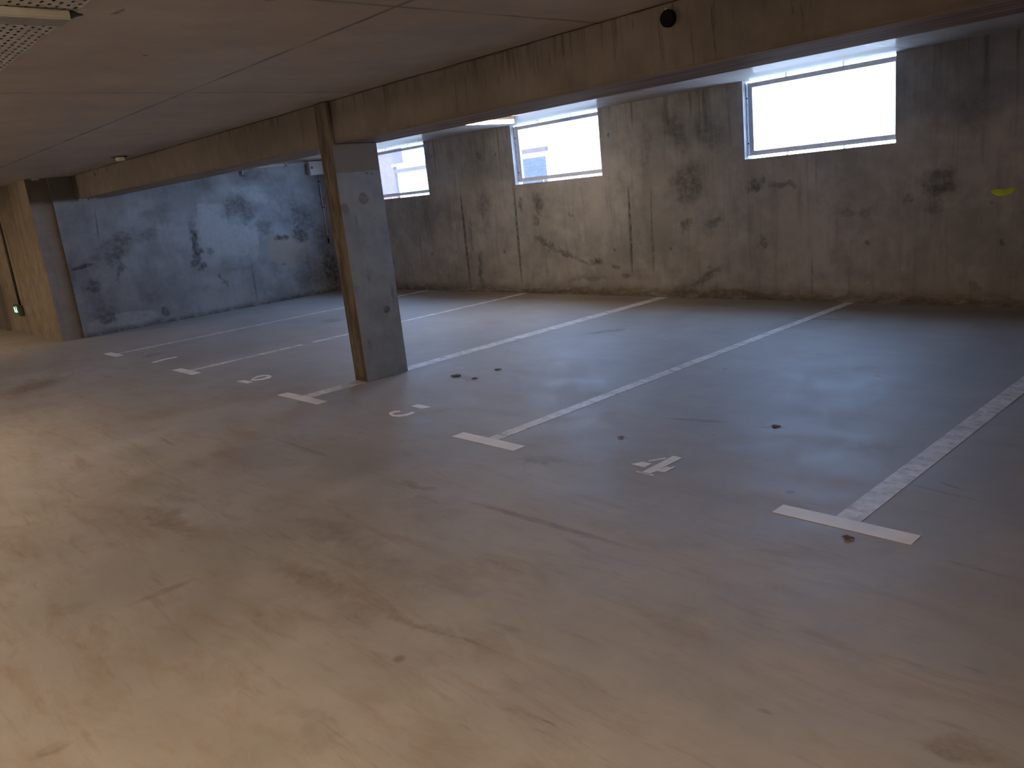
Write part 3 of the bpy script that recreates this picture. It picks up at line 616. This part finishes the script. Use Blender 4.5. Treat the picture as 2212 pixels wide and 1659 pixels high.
# ---------------------------------------------------------------- perforated cable tray and its support
tray = thing('cable_tray', 'pale grey perforated cable tray hung under the ceiling slab', 'cable tray', (-2.2, -8.03, 2.49))
pt = MB(); px, py = .058, .032; tx0, ty1 = -4.2, -7.838
hx, hy, ch = .0135, .0058, .004
for r in range(11):
    yc = ty1 - .017 - r * py
    off = .029 if r % 2 else 0.0
    for c in range(62):
        xc = tx0 + c * px + off
        xa, xb, ya, yb = xc - px / 2, xc + px / 2, yc - py / 2, yc + py / 2
        k = len(pt.v)
        O = [(xa, ya), (xc, ya), (xb, ya), (xb, yc), (xb, yb), (xc, yb), (xa, yb), (xa, yc)]
        I = [(xc - hx + ch, yc - hy), (xc, yc - hy), (xc + hx - ch, yc - hy), (xc + hx, yc), (xc + hx - ch, yc + hy), (xc, yc + hy), (xc - hx + ch, yc + hy), (xc - hx, yc)]
        pt.v += [(x, y, 2.49) for x, y in O + I]
        pt.f += [(k + i, k + (i + 1) % 8, k + 8 + (i + 1) % 8, k + 8 + i) for i in range(8)]
ty0 = ty1 - .002 - 11 * py
pt.build('perforated_base', M_TRAY, tray)
lip = MB(); xe0, xe1 = tx0 - .03, tx0 + 62 * px
lip.box(xe0, ty1 - .001, 2.489, xe1, ty1 + .001, 2.55); lip.box(xe0, ty1 - .012, 2.549, xe1, ty1 + .001, 2.552)
lip.build('side_rail', M_TRAY, tray)
lip = MB(); lip.box(xe0, ty0 - .001, 2.489, xe1, ty0 + .001, 2.55); lip.box(xe0, ty0 - .001, 2.549, xe1, ty0 + .012, 2.552)
lip.build('side_rail', M_TRAY, tray)
sup = tray
chn = MB().box(-1.965, -8.30, 2.452, -1.845, -7.872, 2.458)
chn.box(-1.965, -8.30, 2.458, -1.957, -7.872, 2.4885); chn.box(-1.853, -8.30, 2.458, -1.845, -7.872, 2.4885)
chn.build('support_channel', M_GALV2, sup, bevel=.002)
MB().tube((-1.905, -8.26, 2.456), (-1.905, -8.26, HC), .005, n=10).build('hanger_rod', M_GALV, sup)
MB().box(xe0, ty0 - .002, 2.5535, xe1, ty1 + .002, 2.556).build('lid', M_DKGREY, tray)  # unseen cover, added to keep the tray dark behind its holes
cl = MB().lathe((-1.875, -7.915, 2.476), (-.06, 1, .05), [(.003, 0), (.016, .010), (.021, .030), (.018, .052), (.008, .075), (.003, .10)], 14)
cl.build('rod_clip', M_DKGREY, sup, smooth=True)

# ---------------------------------------------------------------- fittings
sen = thing('ceiling_sensor', 'small white round sensor under the ceiling, close to the beam', 'sensor', (-9.7, -5.16, HC))
MB().lathe((-9.7, -5.16, HC - .001), (0, 0, -1), [(.10, 0), (.10, .012), (.085, .018)], 24).build('base_plate', M_DKGREY, sen, smooth=False)
MB().lathe((-9.66, -5.16, HC - .019), (0, 0, -1), [(.058, 0), (.058, .03), (.05, .042), (.02, .046)], 24).build('sensor_head', plain('sensor_head_white', (.75, .70, .62), .3), sen)

plg = thing('pipe_stub', 'short black pipe stub set into the face of the concrete beam', 'pipe', (-1.305, YF, 2.505))
MB().lathe((-1.305, YF + .01, 2.503), (0, -1, 0), [(.044, 0), (.047, .012), (.047, .036), (.043, .043), (.030, .046), (.010, .047)], 28).build('pipe', M_BLACK, plg, smooth=False)
MB().box(-1.334, YF - .004, 2.538, -1.318, YF - .0005, 2.562).build('mortar_chip', M_PALE, plg)

bx = thing('junction_box', 'pale grey electric box high on the stained wall in the far corner', 'electric box', (-12.998, -.43, 2.437))
hb = MB().box(-12.998, -.60, 2.302, -12.885, -.24, 2.572).build('housing', M_BOXG, bx, bevel=.01)
MB().box(-12.885, -.592, 2.31, -12.876, -.248, 2.564).build('lid', M_BOXG, bx, bevel=.006)
MB().box(-12.876, -.572, 2.425, -12.872, -.53, 2.47).build('indicator', M_DKGREY, bx)
cd = thing('conduit_pipe', 'thin grey conduit dropping from the electric box down the stained wall', 'conduit', (-12.985, -.375, 1.0))
MB().tube((-12.982, -.375, 2.300), (-12.982, -.375, 1.07), .011, n=12).build('pipe', M_PVC, cd, smooth=True)
for z in (2.18, 1.68, 1.10): MB().box(-12.999, -.395, z - .012, -12.966, -.355, z + .012).build('clip', M_DKGREY, cd)
MB().tube((-12.982, -.375, 1.07), (-12.982, -.372, .97), .014, .009, n=12).build('end_plug', M_BLACK, cd)
ch_ = thing('conduit_pipe', 'thin grey conduit running level under the beam towards the electric box', 'conduit', (-12.98, -2.4, 2.545))
mm = MB()
mm.tube((-12.98, -4.2, 2.530), (-12.98, -.602, 2.530), .012, n=12); mm.tube((-12.98, -4.2, 2.557), (-12.98, -.602, 2.557), .012, n=12)
mm.build('pipe', M_PVC, ch_, smooth=True)
for y in (-1.05, -2.1, -3.2): MB().box(-12.999, y - .012, 2.505, -12.962, y + .012, 2.575).build('clip', M_DKGREY, ch_)
hk = thing('wall_hook', 'small dark metal hook fixed high on the stained wall', 'hook', (-12.99, -1.945, 2.43))
MB().tube((-12.999, -1.945, 2.47), (-12.97, -1.945, 2.47), .012, n=10).build('stem', M_DKGREY, hk)
MB().tube((-12.97, -1.945, 2.478), (-12.965, -1.950, 2.40), .011, .008, n=10).build('shank', M_GALV, hk)
MB().tube((-12.965, -1.955, 2.402), (-12.955, -1.905, 2.392), .013, .009, n=10).build('tip', M_DKGREY, hk)

ex = thing('exit_light', 'small lit green escape light low on the brown wall near the door', 'escape light', (-15.5, YS, .45))
MB().box(-15.74, YS - .055, .362, -15.20, YS - .001, .535).build('housing', M_DKGREY, ex, bevel=.01)
MB().box(-15.72, YS - .058, .378, -15.36, YS - .055, .52).build('sign_panel', glow('green_sign_light', (.02, .22, .10), .16), ex)
pic = MB()
pic.box(-15.66, YS - .061, .40, -15.60, YS - .058, .50)
pic.prism([(-15.55, .395), (-15.52, .40), (-15.50, .44), (-15.47, .40), (-15.44, .41), (-15.48, .46), (-15.45, .485), (-15.50, .49), (-15.53, .46)], YS - .061, YS - .058, 'y')
pic.tube((-15.485, YS - .061, .505), (-15.485, YS - .058, .505), .012, n=12)
pic.build('pictogram', glow('white_sign_light', (.7, 1.0, .85), 1.3), ex)
cc = thing('conduit_pipe', 'dark conduit climbing the brown wall from the green escape light', 'conduit', (-15.33, YS, 1.5))
MB().tube((-15.33, YS - .022, .536), (-15.33, YS - .022, HC), .02, n=12).build('pipe', M_DKGREY, cc, smooth=True)
for z in (.9, 1.5, 2.1): MB().box(-15.36, YS - .046, z - .012, -15.30, YS - .001, z + .012).build('clip', M_DKGREY, cc)

yp = [(-1.092, 1.150), (-1.05, 1.158), (-.98, 1.150), (-.92, 1.162), (-.872, 1.160), (-.89, 1.140), (-.925, 1.105), (-.97, 1.092), (-1.03, 1.090), (-1.065, 1.105), (-1.10, 1.135)]  # flat yellow-green dash just proud of the wall face
tag(MB().prism(yp, -.003, .001, 'y').build('yellow_mark', M_YELLOW), 'bright yellow-green dash on the wall under the large window', 'paint mark')

# ---------------------------------------------------------------- litter on the floor
def leaf(x, y, size, rot, label):
    mb = MB(); n = 8
    for i in range(n + 1):
        t = i / n; w = size * .32 * math.sin(math.pi * min(1, t * .93 + .05)) * (1 + .25 * math.sin(7 * t + size * 90))
        for j, s in enumerate((-1, -.5, 0, .5, 1)):
            a = (t - .5) * size; bb = s * w + .006 * math.sin(t * 9)
            z = .003 + abs(s) ** 1.6 * size * .06 + size * .06 * math.sin(3.1 * t) * (.4 + .6 * abs(s)) * .6
            mb.v.append((x + a * math.cos(rot) - bb * math.sin(rot), y + a * math.sin(rot) + bb * math.cos(rot), z))
    for i in range(n):
        for j in range(4): mb.f.append((i * 5 + j, i * 5 + j + 1, i * 5 + j + 6, i * 5 + j + 5))
    o = mb.build('dry_leaf', M_LEAF, smooth=True)
    md = o.modifiers.new('thickness', 'SOLIDIFY'); md.thickness = .0015; md.offset = 1
    return tag(o, label, 'leaf')
leaf(-4.292, -4.367, 0.10540000000000001, 0.4, 'dry brown leaf on the floor, nearest the concrete column')
leaf(-4.032, -4.353, 0.062, 0.2, 'dark twig-like leaf shred on the floor, beside a larger brown leaf')
leaf(-4.084, -4.014, 0.0682, 0.6, 'small dry brown leaf on the floor, between column and long bay line')
leaf(0.087, -5.699, 0.052700000000000004, 0.1, 'dry brown leaf on the floor in front of the nearest T marking')
leaf(-1.723, -5.067, 0.0434, 0.9, 'small dark leaf scrap on the floor behind the painted 4')
leaf(-0.976, -4.412, 0.062, 0.1, 'curled dark leaf scrap on the floor of the bay beside the nearest line')
